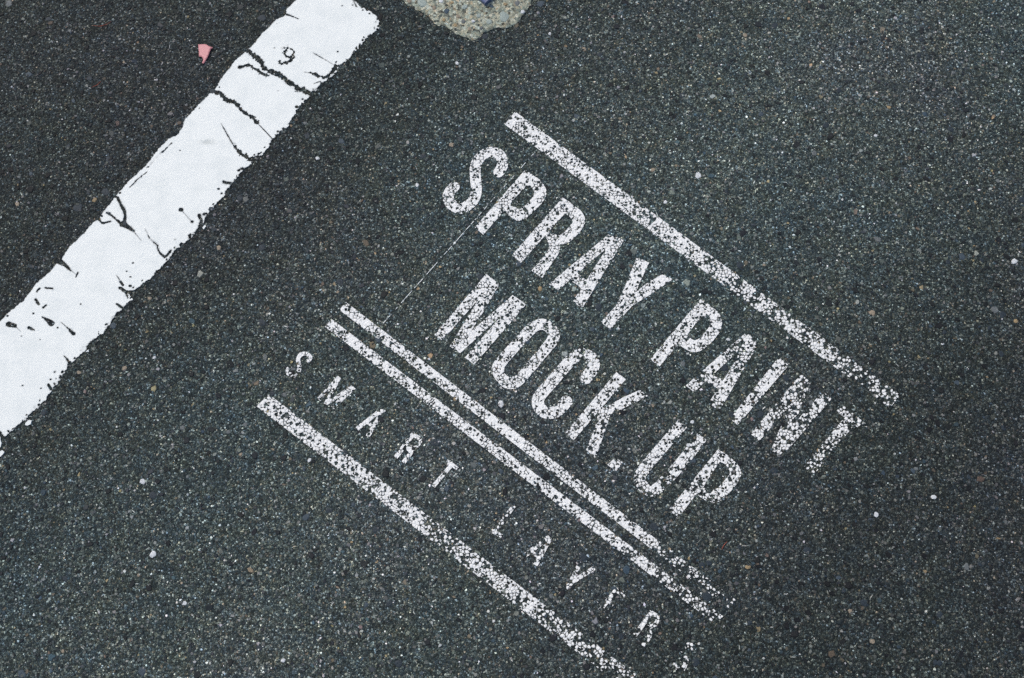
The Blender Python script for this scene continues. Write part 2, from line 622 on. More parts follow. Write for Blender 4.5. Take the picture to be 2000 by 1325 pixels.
rs = np.random.default_rng(3)
PLACED = [(1364, 343, 8, 'white'), (978, 789, 8, 'white'), (1981, 511, 9, 'white'), (278, 941, 7, 'white'),
          (299, 1082, 8, 'white'), (1074, 66, 5, 'white'), (893, 124, 5, 'white'), (1824, 971, 6, 'white'), (1943, 605, 9, 'grey'),
          (1888, 1107, 9, 'grey'), (815, 362, 5, 'white'), (185, 391, 7, 'ochre'), (427, 484, 6, 'tan'), (883, 283, 7, 'tan'),
          (1055, 565, 6, 'ochre'), (889, 781, 6, 'ochre'), (1275, 332, 6, 'tan'), (1736, 210, 6, 'ochre'), (1704, 612, 8, 'tan'),
          (243, 720, 6, 'tan'), (301, 699, 5, 'white'), (1157, 643, 6, 'slate'), (1597, 880, 4, 'ochre'), (1613, 245, 10, 'dark'),
          (1380, 1166, 12, 'dark'), (947, 71, 9, 'dark'), (1415, 718, 11, 'dark'), (1660, 1194, 5, 'tan'), (1275, 792, 4, 'tan'),
          (1045, 800, 6, 'dark'), (213, 313, 12, 'dark'), (152, 406, 11, 'dark'), (205, 375, 10, 'dark'), (512, 35, 10, 'dark'),
          (553, 1290, 5, 'white'), (690, 985, 5, 'slate'), (172, 610, 7, 'tan'), (372, 610, 5, 'grey'), (17, 7, 10, 'grey'),
          (1222, 765, 9, 'deep'), (1223, 1113, 9, 'deep'), (1590, 300, 7, 'grey'), (697, 938, 7, 'white'), (1206, 1228, 5, 'grey'),
          (1300, 395, 5, 'white'), (620, 310, 5, 'white'), (1045, 305, 6, 'dark'), (975, 400, 7, 'dark'),
          (1141, 97, 6, 'tan'), (1345, 870, 5, 'white'), (470, 888, 5, 'tan'), (560, 250, 0, 'white')]
cnt = 0
for x, y, r, k in PLACED:
    if r:
        gx, gy = G([(x, y)])[0] * U
        stone(gx, gy, r * U, k, road, rs, h=0.0013 if k in ('white', 'ochre') else 0.0009)
        cnt += 1
KN = ['dark', 'slate', 'grey', 'white', 'ochre', 'tan', 'pink', 'teal', 'deep']
KP = np.array([.50, .13, .15, .05, .035, .06, .04, .02, .015])
while cnt < 298:
    x, y = rs.uniform(-40, 2040), rs.uniform(-40, 1365)
    gx, gy = G([(x, y)])[0] * U
    k = KN[rs.choice(9, p=KP / KP.sum())]
    r = rs.uniform(4.5, 9.5) if k in ('dark', 'slate', 'deep') else rs.uniform(3.2, 6.2)
    stone(gx, gy, r * U, k, road, rs, h=0.0008)
    cnt += 1

# ------------------------------------------------------------------ the thick white line
O1, O2, O3 = ((350, 0), 4.0), ((100, 250), 4.0), ((0, 480), 3.155)
left = [(-330, 986), (-200, 850), (-90, 727), (0, 629), (22, 607), (47, 588), (73, 553), (98, 532), (112, 514), (116, 512), (121, 507), (137, 482), (165, 457), (182, 435),
        (194, 429), (202, 415), (225, 387), (235, 375), (250, 357), (285, 325), (312, 290), (330, 272), (347, 265), (357, 250),
        (362, 235), (387, 207), (405, 190), (412, 182), (422, 175), (432, 155), (460, 120), (480, 102), (495, 89), (512, 67),
        (540, 40), (559, 31), (558, 21), (580, 0), (617, -42), (640, -55), (660, -42)]
right = [(690, 0), (707, 15), (725, 25), (740, 39), (743, 54), (720, 72), (697, 97), (685, 112), (660, 130), (657, 142), (645, 151),
         (632, 162), (615, 182), (600, 195), (585, 207), (577, 222), (560, 250), (530, 272), (525, 290), (515, 302), (495, 308),
         (490, 322), (470, 337), (455, 357), (450, 365), (435, 385), (410, 412), (397, 437), (382, 455), (360, 475), (340, 490),
         (330, 510), (307, 530), (292, 547), (262, 567), (250, 575), (260, 586), (228, 613), (203, 651), (174, 670), (168, 686),
         (139, 711), (105, 759), (89, 781), (57, 813), (13, 852), (0, 856), (-90, 958), (-200, 1080), (-330, 1222)]
outline = G(left + right)
XS, YS = grid_for(outline, 6, 1.0)
X, Y = np.meshgrid(XS, YS, indexing='ij')
F = sdf_poly(X, Y, outline)
near = np.abs(F) < 12
rag = 2.9 * (fnoise(X / 4, Y / 4, 1) - 0.5) * 2 + 1.1 * (fnoise(X / 14, Y / 14, 4) - 0.5) * 2
pw = G([(0, 740), (660, 20)])
aw = (pw[1] - pw[0]) / np.linalg.norm(pw[1] - pw[0])
side = (X - pw[0, 0]) * aw[1] - (Y - pw[0, 1]) * aw[0]      # > 0 towards the lower right, where the rim is chewed up
rim = np.where(side > 0, 1.0, 0.42)
F = np.where(near, F + rag * 1.5 * rim, F)
# nibbles along the rim where the paint broke away grain by grain
f1, f2, rr = worley(X[near], Y[near], 6.0, 2)
nib = np.where(rr < 0.24 * rim[near] ** 1.6, f1 - 2.6, 9.0)
nib = np.where(fnoise(X[near] / 40, Y[near] / 40, 6) > 0.47, nib, 9.0)
F[near] = np.minimum(F[near], nib + np.maximum(0, F[near] - 5))
f1, f2, rr = worley(X[near], Y[near], 12.0, 9)
chip = np.where(rr < 0.17 * rim[near] ** 1.6, f1 - 3.6 + 3 * (fnoise(X[near] / 3, Y[near] / 3, 2) - 0.5), 9.0)
F[near] = np.minimum(F[near], chip + np.maximum(0, F[near] - 4))
rough = 2.6 * (fnoise(X / 3.6, Y / 3.6, 3) - 0.5) + 2.4 * (fnoise(X / 10, Y / 10, 8) - 0.5)


def cut(o, pts, w0, w1=None, jag=1.0):
    global F
    w1 = w0 if w1 is None else w1
    w0, w1 = (w * 1.35 if w > 1.8 else w for w in (w0, w1))
    P = smooth_line(G(Z(o[0], o[1], pts)), 3)
    lo, hi = P.min(0) - 12, P.max(0) + 12
    i0, i1 = np.searchsorted(XS, (lo[0], hi[0]))
    j0, j1 = np.searchsorted(YS, (lo[1], hi[1]))
    sl = (slice(max(i0, 0), i1), slice(max(j0, 0), j1))
    v = sdf_stroke(X[sl], Y[sl], P, w0, w1, flat=False)
    F[sl] = np.minimum(F[sl], -(v + jag * rough[sl]))
    return P


crack1 = cut(O1, [(500, 385), (540, 405), (580, 440), (640, 480), (660, 530), (720, 565), (790, 595), (850, 640), (920, 690), (980, 715), (1060, 740)], 6, 9.0, 3.0)
cut(O1, [(480, 530), (540, 515), (590, 540), (640, 575), (700, 592)], 3.2, 5.0, 3.4)
cut(O1, [(475, 530), (505, 525)], 6, 4)
cut(O1, [(1030, 570), (1100, 600), (1160, 605), (1225, 520)], 2.6, 5.0, 3.0)
cut(O1, [(1040, 722), (1085, 690), (1130, 650)], 1.6, 2.0)
cut(O1, [(1060, 655), (1110, 640)], 2.0, 1.5)
cut(O1, [(1050, 420), (1130, 465), (1215, 515)], 0.7, 1.0, 0.6)
cut(O1, [(980, 568), (1040, 578)], 0.8, 1.2, 0.6)
crack2 = cut(O1, [(255, 715), (270, 720), (330, 745), (380, 790), (440, 810), (490, 870), (560, 915), (610, 965)], 6, 5, 3.0)
cut(O1, [(610, 965), (660, 1015), (725, 1085)], 1.3, 1.6, 0.5)
cut(O1, [(330, 970), (380, 1060), (420, 1130)], 0.8, 2.0, 0.6)
cut(O1, [(420, 1130), (480, 1200), (540, 1240), (585, 1255)], 3.2, 7.5, 3.4)
cut(O1, [(845, 120), (930, 150)], 3.0, 1.2)
cut(O1, [(1355, 0), (1390, 60)], 0.8, 1.2, 0.5)
# dark rubbed mark like a small hook
cut(O1, [(800, 380), (850, 380), (895, 405), (885, 445), (840, 445), (825, 415), (850, 385)], 4.2, 4.4, 3.4)
cut(O1, [(890, 455), (855, 490), (800, 505), (780, 485)], 4.0, 4.6, 3.2)
crack3 = cut(O2, [(505, 540), (520, 550), (545, 600), (580, 670), (578, 740), (620, 780), (648, 812)], 3.6, 4.0, 1.0)
cut(O2, [(560, 755), (600, 775), (640, 805)], 9, 4)
cut(O2, [(645, 810), (705, 882)], 1.4, 0.7, 0.4)
cut(O2, [(735, 790), (775, 870), (830, 920), (840, 960), (890, 1010), (938, 962)], 1.0, 4.0, 1.2)
cut(O2, [(440, 665), (490, 700), (540, 745), (575, 755)], 2.6, 3.4, 1.4)
cut(O2, [(375, 710), (400, 745), (465, 733)], 3.4, 2.2, 1.2)
cut(O3, [(370, 100), (400, 120), (440, 158)], 9, 2.5)
cut(O3, [(440, 155), (475, 183)], 1.0, 0.7, 0.3)
cut(O3, [(482, 168), (470, 196)], 2.4, 2.0, 0.5)
cut(O3, [(720, 185), (745, 222)], 0.7, 1.0, 0.4)
cut(O3, [(745, 225), (760, 246)], 4.0, 3.2, 0.5)
cut(O3, [(740, 262), (790, 290), (860, 282)], 4.0, 7.0)
cut(O3, [(722, 362), (765, 388)], 2.0, 4.0)
cut(O3, [(285, 262), (325, 268)], 3.5, 3.0)
cut(O3, [(230, 282), (245, 266)], 3.5, 3.0)
cut(O3, [(224, 335), (242, 365)], 4.0, 2.5)
cut(O3, [(270, 382), (288, 370)], 3.0, 2.6)
cut(O3, [(260, 440), (290, 458), (320, 482)], 1.5, 9.0)
cut(O3, [(58, 488), (95, 495)], 8.5, 5.0)
cut(O3, [(95, 495), (130, 530)], 1.0, 0.6, 0.3)
cut(O3, [(180, 508), (215, 522)], 4.0, 2.0)
cut(O3, [(378, 473), (415, 505)], 0.8, 1.2, 0.3)
cut(O3, [(415, 505), (455, 545)], 2.0, 6.0)
cut(O3, [(300, 858), (318, 886)], 3.0, 3.4)
cut(O3, [(393, 678), (415, 700), (438, 738)], 1.6, 3.4)
cut(O3, [(-6, 1150), (20, 1180), (45, 1200)], 5, 7, 1.5)
cut(O2, [(1350, 425), (1380, 432), (1430, 442)], 5.5, 3.0)
cut(O2, [(1160, 690), (1175, 730), (1160, 775)], 4.5, 5.5, 1.8)
cut(O2, [(1018, 643), (1060, 690), (1100, 735)], 0.6, 0.6, 0.2)
# tyre scratches along the upper-left rim
cut(O2, [(760, 310), (850, 215), (945, 122)], 2.0, 1.0, 1.6)
cut(O2, [(745, 318), (800, 250), (880, 180)], 1.0, 0.6, 1.2)
cut(O2, [(618, 465), (690, 395), (755, 345)], 1.2, 2.0, 1.5)
for (o, x, y, r) in [(O3, 208, 420, 2), (O3, 822, 108, 1.6), (O3, 783, 160, 1.2), (O3, 358, 507, 1.4), (O3, 135, 560, 1.2), (O3, 340, 780, 1.4),
                     (O3, 255, 880, 1.4), (O3, 315, 826, 1.3), (O3, 142, 864, 1.2), (O3, 500, 362, 1.0), (O3, 250, 580, 1.0), (O3, 805, 250, 2.4), (O3, 806, 195, 1.4),
                     (O2, 1018, 643, 4.0), (O2, 1310, 480, 2.4), (O2, 1103, 736, 2.4), (O2, 1470, 335, 2.4), (O2, 1335, 515, 1.6), (O2, 1020, 910, 2.5),
                     (O2, 1085, 845, 2.5), (O2, 970, 875, 1.2), (O2, 640, 1060, 1.3), (O2, 1010, 180, 1.2), (O1, 1240, 408, 1.6),
                     (O1, 1275, 50, 1.0), (O1, 745, 380, 1.0), (O1, 775, 715, 1.0), (O1, 160, 850, 1.2), (O1, 920, 840, 3.0), (O1, 965, 780, 2.0)]:
    cut(o, [(x - r, y), (x + r, y)], r * 1.5, r * 1.5, 0.6)

line_root = bpy.data.objects.new("road_line", None)
COL.objects.link(line_root)
lx0, ly0 = G([(300, 420)])[0] * U
line_root.location = (lx0, ly0, 0)
line_root["label"] = "broad cracked white thermoplastic road line crossing the upper left of the asphalt"
line_root["category"] = "road line"
INV = Matrix.Translation((-lx0, -ly0, 0))


def strip_top(x, y):
    return 0.0018 + 0.0003 * (fnoise(x / 22, y / 22, 5) - 0.5)


# pieces of the line, parted along the cracks that run right through it
d0 = G([(0, 740), (660, 20)])
ax = (d0[1] - d0[0]) / np.linalg.norm(d0[1] - d0[0])
tx = np.array((ax[1], -ax[0]))
Xc, Yc = np.meshgrid(XS[:-1] + 0.5, YS[:-1] + 0.5, indexing='ij')
sc_, tc_ = Xc * ax[0] + Yc * ax[1], Xc * tx[0] + Yc * tx[1]
lab = np.zeros(Xc.shape, int)
crack4 = np.vstack([G(Z(*O1, [(330, 970), (380, 1060), (420, 1130), (480, 1200), (585, 1255)]))])
c3b = np.vstack([crack3, G(Z(*O2, [(705, 882), (775, 880), (830, 920), (840, 960), (890, 1010)]))])
c2b = np.vstack([crack2, G(Z(*O1, [(725, 1085)]))])
for c in (crack1, c2b, c3b):
    ss, tt = c @ ax, c @ tx
    od = np.argsort(tt)
    lab += (sc_ > np.interp(tc_, tt[od], ss[od])).astype(int)
for L in range(4):
    cm = contour_mesh(XS, YS, F, lab == L)
    gi = np.clip(np.round(cm[0][:, 0] - XS[0]).astype(int), 0, len(XS) - 1)
    gj = np.clip(np.round(cm[0][:, 1] - YS[0]).astype(int), 0, len(YS) - 1)
    grime = np.clip(1 - np.maximum(F[gi, gj], 0) / (1.0 + 5.0 * np.clip(fnoise(cm[0][:, 0] / 20, cm[0][:, 1] / 20, 9) - 0.4, 0, 1)), 0, 1)
    V, T = slab(cm, strip_top)
    V[:, 0] -= lx0
    V[:, 1] -= ly0
    link("paint_slab", tri_mesh("paint_slab", V, T, M_LINE, colors=np.repeat(np.tile(grime, 2)[:, None], 3, 1)), line_root)
# loose flakes beside the line's edge
for pts in ([(51, 826), (58, 821), (63, 822), (61, 829), (54, 832), (50, 831)], [(-6, 858), (1, 857), (4, 866), (2, 874), (-6, 876)],
            [(-4, 884), (6, 880), (10, 884), (3, 892), (-4, 894)], [(396, 446), (401, 440), (403, 443), (398, 449)],
            [(168, 688), (174, 683), (174, 688)]):
    P = G(pts)
    xs, ys = grid_for(P, 3, 0.8)
    x, y = np.meshgrid(xs, ys, indexing='ij')
    cm = contour_mesh(xs, ys, sdf_poly(x, y, P) + 0.8 * (fnoise(x / 3, y / 3, 2) - 0.5))
    V, T = slab(cm, lambda a, b: 0.0022 + 0 * a)
    V[:, 0] -= lx0
    V[:, 1] -= ly0
    link("paint_flake", tri_mesh("paint_flake", V, T, M_LINE), line_root)


# ------------------------------------------------------------------ sprayed stencil lettering
def spray_field(x, y, wear_or_falloff):
    n = fnoise(x / 26, y / 26, 2) - 0.5
    w = wear_or_falloff + 0.75 * n
    xw = x + 1.4 * (vnoise(x / 5, y / 5, 8) - 0.5)
    yw = y + 1.4 * (vnoise(x / 5 + 31, y / 5 + 17, 9) - 0.5)
    f1, f2, r = worley(xw, yw, 6.6, 1)
    d = f2 - f1
    drop = np.clip((w - 0.26) * 1.15, 0, 0.93)
    gap = -1.5 + 4.6 * w
    rmax = 2.6 + 1.6 * (r - 0.3) + 2.6 * np.clip(0.55 - w, 0, 1)
    solid = np.minimum(d - gap, rmax + 5 * np.clip(0.9 - gap, 0, 3) - f1)
    val = np.where(r < drop, -d * 0.5 - 0.05, solid)
    h1, h2, hr = worley(xw, yw, 5.6, 5)
    hole = np.where(hr < 0.20 + 0.26 * w, 0.55 + 6.5 * hr - (h2 - h1), 9)
    g1, g2, gr = worley(xw, yw, 15, 6)
    big = np.where(gr < 0.12 + 0.25 * np.clip(n, 0, 1), g1 - (1.6 + 14 * np.clip(0.16 - gr, 0, 1)), 9)
    thin = np.where(fnoise(x / 9, y / 9, 7) > 0.50, d - 0.95, 9)          # fine breaks round the grains
    return np.minimum(np.minimum(val, thin), np.minimum(hole, big)), f1


def spray_top(x, y):
    f1, f2, r = worley(x, y, 6.6, 1)
    return 0.00135 + 0.00055 * np.clip((f2 - f1) / 4, 0, 1)


def spray_mesh(name, shapes, holes, wear_fn, org, h=0.8):
    allp = np.vstack([s[1] for s in shapes])
    pad = max([s[2] for s in shapes if s[0] == 'stroke'] + [2]) + 2
    xs, ys = grid_for(allp, pad, h)
    x, y = np.meshgrid(xs, ys, indexing='ij')
    F = np.full(x.shape, -1e9)
    for s in shapes:
        v = sdf_poly(x, y, s[1]) if s[0] == 'poly' else sdf_stroke(x, y, s[1], s[2])
        F = np.maximum(F, v)
    for hl in holes:
        F = np.minimum(F, -sdf_poly(x, y, hl))
    F = F + 0.9 * (fnoise(x / 4, y / 4, 3) - 0.5)
    m = F > -1.5
    v, _ = spray_field(x[m], y[m], wear_fn(x[m], y[m]))
    F[m] = np.minimum(F[m], v)
    cm = contour_mesh(xs, ys, F)
    vx, vy = cm[0][:, 0], cm[0][:, 1]
    cov = spray_field(vx, vy, wear_fn(vx, vy))[0]
    thick = 0.55 + 0.9 * fnoise(vx / 11, vy / 11, 10)
    cov = np.clip((0.28 + cov / 1.2) * thick, 0, 1) ** 0.8
    V, T = slab(cm, spray_top, 0.0)
    V[:, 0] -= org[0]
    V[:, 1] -= org[1]
    return tri_mesh(name, V, T, M_SPRAY, colors=np.repeat(np.tile(cov, 2)[:, None], 3, 1))


def P_(o, pts):
    return ('poly', G(Z(o[0], o[1], pts)))


def S_T(o, pts, w, smooth=True):
    p = G(Z(o[0], o[1], pts))
    return ('stroke', smooth_line(p, 5) if smooth and len(p) > 2 else p, w / o[1])


def H_(o, pts):
    p = G(Z(o[0], o[1], pts))
    return smooth_line(np.vstack([p, p[:1]]), 3)


def C_(o, pts, sharp=0):
    """outline rounded except for the first points"""
    p = G(Z(o[0], o[1], pts))
    return ('poly', np.vstack([p[:sharp], smooth_line(p[sharp:], 3)]))


zS, zP, zR, zA = ((860, 280), 8.833), ((920, 320), 8.833), ((990, 380), 7.794), ((1060, 450), 6.626)
zP2, zN, zM, zO = ((1260, 580), 5.76), ((1410, 690), 5.3), ((840, 530), 6.975), ((950, 610), 6.02)
zK, zU, zs, zL, zE = ((1090, 710), 6.02), ((1220, 810), 6.308), ((550, 670), 4.417), ((940, 970), 5.3), ((0, 0), 1.0)
WORDS = [
    ("SPRAY", "first word of the upper lettering row, SPRAY, in nearly solid white stencil paint", [
        ("S", 0.12, [S_T(zS, [(258, 742), (170, 835), (135, 935), (190, 1060), (350, 1135), (500, 1060), (590, 950), (622, 800), (605, 600), (600, 450), (645, 310), (760, 195), (900, 155), (1020, 205), (1075, 320), (1060, 420), (995, 528)], 196)], []),
        ("P", 0.16, [P_(zP, [(935, 110), (65, 1105), (210, 1230), (960, 380), (1075, 225)]),
                     C_(zP, [(935, 110), (1080, 215), (1180, 280), (1270, 400), (1300, 490), (1280, 590), (1200, 710), (1000, 900), (900, 965), (810, 990), (720, 950), (600, 840), (450, 720)], 1)],
         [H_(zP, [(965, 380), (1040, 420), (1085, 480), (1080, 550), (1000, 660), (890, 765), (830, 785), (770, 760), (680, 690)])]),
        ("R", 0.12, [P_(zR, [(850, 55), (75, 930), (215, 1045), (880, 290), (1000, 150)]),
                     C_(zR, [(850, 55), (1000, 165), (1110, 240), (1170, 320), (1190, 410), (1150, 520), (1030, 660), (930, 740), (800, 765), (690, 700), (560, 600), (520, 450)], 1),
                     P_(zR, [(590, 640), (640, 770), (630, 830), (590, 910), (375, 1165), (540, 1275), (660, 1090), (770, 930), (808, 850), (800, 750), (740, 660)])],
         [H_(zR, [(890, 290), (960, 350), (1005, 420), (970, 470), (870, 580), (790, 630), (710, 600), (650, 560)])]),
        ("A", 0.14, [P_(zA, [(845, 60), (80, 700), (200, 780), (820, 240), (950, 110)]),
                     P_(zA, [(1055, 125), (505, 1020), (390, 920), (800, 285), (830, 180), (850, 65)]),
                     P_(zA, [(430, 550), (590, 670), (520, 770), (350, 640)])], []),
        ("Y", 0.16, [P_(zA, [(1215, 350), (1375, 425), (1255, 680), (1200, 810), (1330, 700), (1540, 575), (1685, 635), (1400, 830), (1160, 980), (870, 1290), (750, 1190), (940, 990), (1060, 740)])], []),
    ]),
    ("PAINT", "second word of the upper lettering row, PAINT, its white letters breaking into flecks", [
        ("P", 0.36, [P_(zP2, [(620, 30), (55, 705), (160, 785), (370, 540), (750, 110)]),
                     C_(zP2, [(620, 30), (720, 105), (800, 155), (850, 230), (862, 330), (820, 420), (740, 520), (640, 600), (550, 625), (470, 600), (380, 530), (400, 420)], 1)],
         [H_(zP2, [(640, 220), (710, 250), (735, 300), (690, 380), (610, 470), (550, 490), (500, 460), (480, 420)])]),
        ("A", 0.37, [P_(zP2, [(1130, 405), (455, 1000), (550, 1075), (1060, 600), (1180, 460)]),
                     P_(zP2, [(1130, 405), (1245, 490), (1245, 580), (1180, 690), (830, 1290), (715, 1195), (1030, 700), (1060, 600)]),
                     P_(zP2, [(740, 880), (950, 960), (900, 1080), (690, 960)])], []),
        ("I", 0.40, [P_(zN, [(585, 45), (690, 125), (160, 748), (82, 680)])], []),
        ("N", 0.46, [P_(zN, [(815, 222), (915, 305), (385, 910), (295, 838)]), P_(zN, [(830, 230), (915, 305), (610, 1080), (508, 1003)]),
                     P_(zN, [(1040, 400), (1135, 470), (610, 1082), (508, 1003)])], []),
        ("T", 0.56, [P_(zN, [(1215, 515), (1530, 765), (1480, 830), (1165, 590)]), P_(zN, [(1290, 640), (1390, 715), (930, 1285), (825, 1205)])], []),
    ]),
    ("MOCK.UP", "lower lettering row MOCK.UP in speckled white stencil paint above the double stripe", [
        ("M", 0.22, [P_(zM, [(765, 40), (60, 870), (165, 950), (660, 385), (800, 150)]), P_(zM, [(765, 40), (945, 185), (700, 600), (555, 825), (410, 1120), (270, 1025), (660, 385)]),
                     P_(zM, [(1125, 330), (555, 825), (270, 1025), (410, 1120), (980, 600), (1200, 400)]), P_(zM, [(1125, 330), (1310, 455), (600, 1275), (475, 1180), (980, 600)])], []),
        ("O", 0.18, [C_(zO, [(540, 115), (620, 82), (700, 88), (790, 140), (850, 220), (860, 310), (820, 390), (700, 530), (500, 770), (400, 870), (320, 905), (220, 895), (130, 820), (75, 730), (65, 650), (110, 560), (250, 400), (480, 150), (540, 115)])],
         [H_(zO, [(600, 225), (650, 210), (700, 235), (720, 280), (690, 340), (560, 500), (390, 700), (330, 755), (270, 765), (220, 730), (210, 670), (250, 600), (500, 320)])]),
        ("C", 0.28, [S_T(zO, [(1150, 800), (1235, 690), (1262, 600), (1215, 525), (1120, 497), (1030, 535), (960, 600), (780, 810), (640, 970), (605, 1050), (625, 1125), (690, 1180), (770, 1185), (850, 1150), (960, 1030)], 140)], []),
        ("K", 0.36, [P_(zK, [(685, 105), (795, 190), (185, 905), (80, 825)]), P_(zK, [(960, 315), (1055, 385), (880, 475), (620, 600), (480, 580), (600, 490), (790, 390)]),
                     P_(zK, [(500, 480), (610, 620), (560, 780), (440, 1112), (330, 1020), (430, 760), (470, 600)])], []),
        ("dot", 0.2, [P_(zK, [(670, 1105), (765, 1170), (680, 1270), (580, 1195)])], []),
        ("U", 0.36, [S_T(zU, [(712, 112), (487, 375), (270, 630), (190, 760), (205, 860), (290, 930), (380, 925), (470, 850), (695, 600), (952, 272)], 138)], []),
        ("P", 0.33, [P_(zU, [(1150, 430), (535, 1185), (665, 1265), (1175, 600), (1290, 515)]),
                     C_(zU, [(1150, 430), (1300, 530), (1390, 620), (1432, 720), (1400, 820), (1310, 940), (1180, 1060), (1080, 1090), (980, 1050), (890, 960), (960, 760)], 1)],
         [H_(zU, [(1170, 580), (1240, 620), (1290, 690), (1280, 750), (1150, 900), (1060, 930), (990, 900), (980, 870)])]),
    ]),
    ("SMART", "small widely spaced word SMART sprayed white between the double stripe and lowest stripe", [
        ("S", 0.18, [S_T(zs, [(230, 160), (248, 125), (205, 95), (160, 110), (143, 150), (155, 200), (145, 250), (105, 280), (60, 265), (52, 230), (78, 203)], 36)], []),
        ("M", 0.30, [S_T(zs, [(500, 295), (322, 490)], 36), S_T(zs, [(500, 300), (380, 530)], 30), S_T(zs, [(620, 375), (380, 530)], 30), S_T(zs, [(628, 385), (440, 560)], 36)], []),
        ("A", 0.30, [S_T(zs, [(872, 572), (652, 742)], 36), S_T(zs, [(885, 575), (742, 808)], 38), S_T(zs, [(735, 685), (805, 725)], 28)], []),
        ("R", 0.16, [S_T(zs, [(1138, 785), (985, 990)], 38), S_T(zs, [(1130, 795), (1180, 818), (1195, 850), (1170, 890), (1130, 918), (1085, 908)], 34), S_T(zs, [(1095, 915), (1115, 950), (1050, 1035)], 36)], []),
        ("T", 0.26, [S_T(zs, [(1425, 1015), (1518, 1088)], 32), S_T(zs, [(1465, 1055), (1308, 1240)], 34)], []),
    ]),
    ("LAYERS", "small spaced white word on the lower right, starting LAYER, worn almost to specks", [
        ("L", 0.40, [S_T(zL, [(340, 95), (140, 368)], 42), S_T(zL, [(110, 355), (215, 412)], 40)], []),
        ("A", 0.34, [S_T(zL, [(705, 420), (445, 615)], 44), S_T(zL, [(715, 425), (560, 712)], 46), S_T(zL, [(530, 580), (615, 640)], 34)], []),
        ("Y", 0.38, [S_T(zL, [(1005, 725), (925, 885)], 44), S_T(zL, [(1170, 740), (950, 880)], 42), S_T(zL, [(950, 865), (880, 955)], 46)], []),
        ("E", 0.42, [S_T(zE, [(1204, 1152), (1171, 1193)], 8), S_T(zE, [(1203, 1153), (1219, 1166)], 7), S_T(zE, [(1187, 1173), (1201, 1184)], 7), S_T(zE, [(1171, 1191), (1191, 1207)], 7)], []),
        ("R", 0.55, [S_T(zE, [(1273, 1195), (1240, 1241)], 8), S_T(zE, [(1272, 1196), (1284, 1206), (1279, 1220), (1262, 1227)], 7), S_T(zE, [(1264, 1224), (1269, 1240), (1256, 1262)], 8)], []),
        ("S", 0.60, [S_T(zE, [(1354, 1270), (1351, 1261), (1340, 1261), (1334, 1274), (1340, 1290), (1332, 1308), (1320, 1303), (1316, 1298)], 8)], []),
    ]),
]
for word, label, letters in WORDS:
    first = letters[0][2][0][1].mean(0) * U
    root = bpy.data.objects.new("painted_word", None)
    COL.objects.link(root)
    root.location = (first[0], first[1], 0)
    root["label"] = label
    root["category"] = "painted word"
    root["group"] = "sprayed words on the asphalt"
    for ch, wear_or_falloff, shapes, holes in letters:
        me = spray_mesh("painted_letter", shapes, holes, lambda x, y, w=wear_or_falloff: np.full(x.shape, w), first)
        link("full_stop" if ch == "dot" else "letter", me, root,
             label="square white full stop" if ch == "dot" else "white stencil letter " + ch)

STRIPES = [
    ([(1006, 219), (1758, 772), (1738, 797), (986, 244)], [(0, .16), (.4, .22), (.58, .40), (.8, .48), (.88, .62), (1, .64)],
     "broad sprayed white stripe above the word lettering, flecked away at its right end"),
    ([(676, 591), (1442, 1176), (1428, 1192), (663, 606)], [(0, .12), (.4, .18), (.72, .30), (.79, .45), (.84, .54), (.92, .60), (.96, .8), (1, .95)],
     "upper one of the two thin parallel white stripes under the large lettering"),
    ([(648, 624), (1412, 1204), (1396, 1219), (635, 639)], [(0, .10), (.4, .17), (.7, .28), (.8, .45), (1, .58)],
     "lower one of the two thin parallel white stripes, just above the small lettering"),
    ([(526, 771), (1300, 1362), (1272, 1385), (501, 794)], [(0, .36), (.3, .42), (.6, .48), (.8, .56), (1, .64)],
     "lowest broad white stripe, grainy all along, running out at the bottom edge"),
]
for poly, wk, label in STRIPES:
    P = G(poly)
    a, b = (P[0] + P[3]) / 2, (P[1] + P[2]) / 2
    ln = np.linalg.norm(b - a)
    dr = (b - a) / ln

    def wear_or_falloff(x, y, a=a, dr=dr, ln=ln, wk=wk):
        t = ((x - a[0]) * dr[0] + (y - a[1]) * dr[1]) / ln
        return np.interp(t, [k[0] for k in wk], [k[1] for k in wk])
    o = link("painted_stripe", spray_mesh("painted_stripe", [('poly', P)], [], wear_or_falloff, a * U))
    o.location = (a[0] * U, a[1] * U, 0)
    o["label"], o["category"], o["group"] = label, "painted stripe", "sprayed stripes framing the lettering"

# hairline joining the stripes, with a bright knot
hp = G([(1050, 292), (970, 382), (888, 475), (743, 638)])
xs, ys = grid_for(hp, 5, 0.6)
x, y = np.meshgrid(xs, ys, indexing='ij')
Fh = sdf_stroke(x, y, hp, 1.15)
brk = fnoise(x / 5, y / 5, 6) - 0.44 - 0.10 * np.clip((y - hp[2, 1]) / 120, 0, 1)
Fh = np.minimum(Fh, np.where(brk > 0, 2, -0.4))
kn = G([(888, 475)])[0]
Fh = np.maximum(Fh, 2.2 - np.hypot(x - kn[0], y - kn[1]))
V, T = slab(contour_mesh(xs, ys, Fh), lambda a, b: 0.0013 + 0 * a, 0.0)
V[:, 0] -= kn[0] * U
V[:, 1] -= kn[1] * U
o = link("painted_hairline", tri_mesh("painted_hairline", V, T, M_LINE), label="hair-thin white line slanting past the first two letters down to the double stripe", category="hairline")
o.location = (kn[0] * U, kn[1] * U, 0)

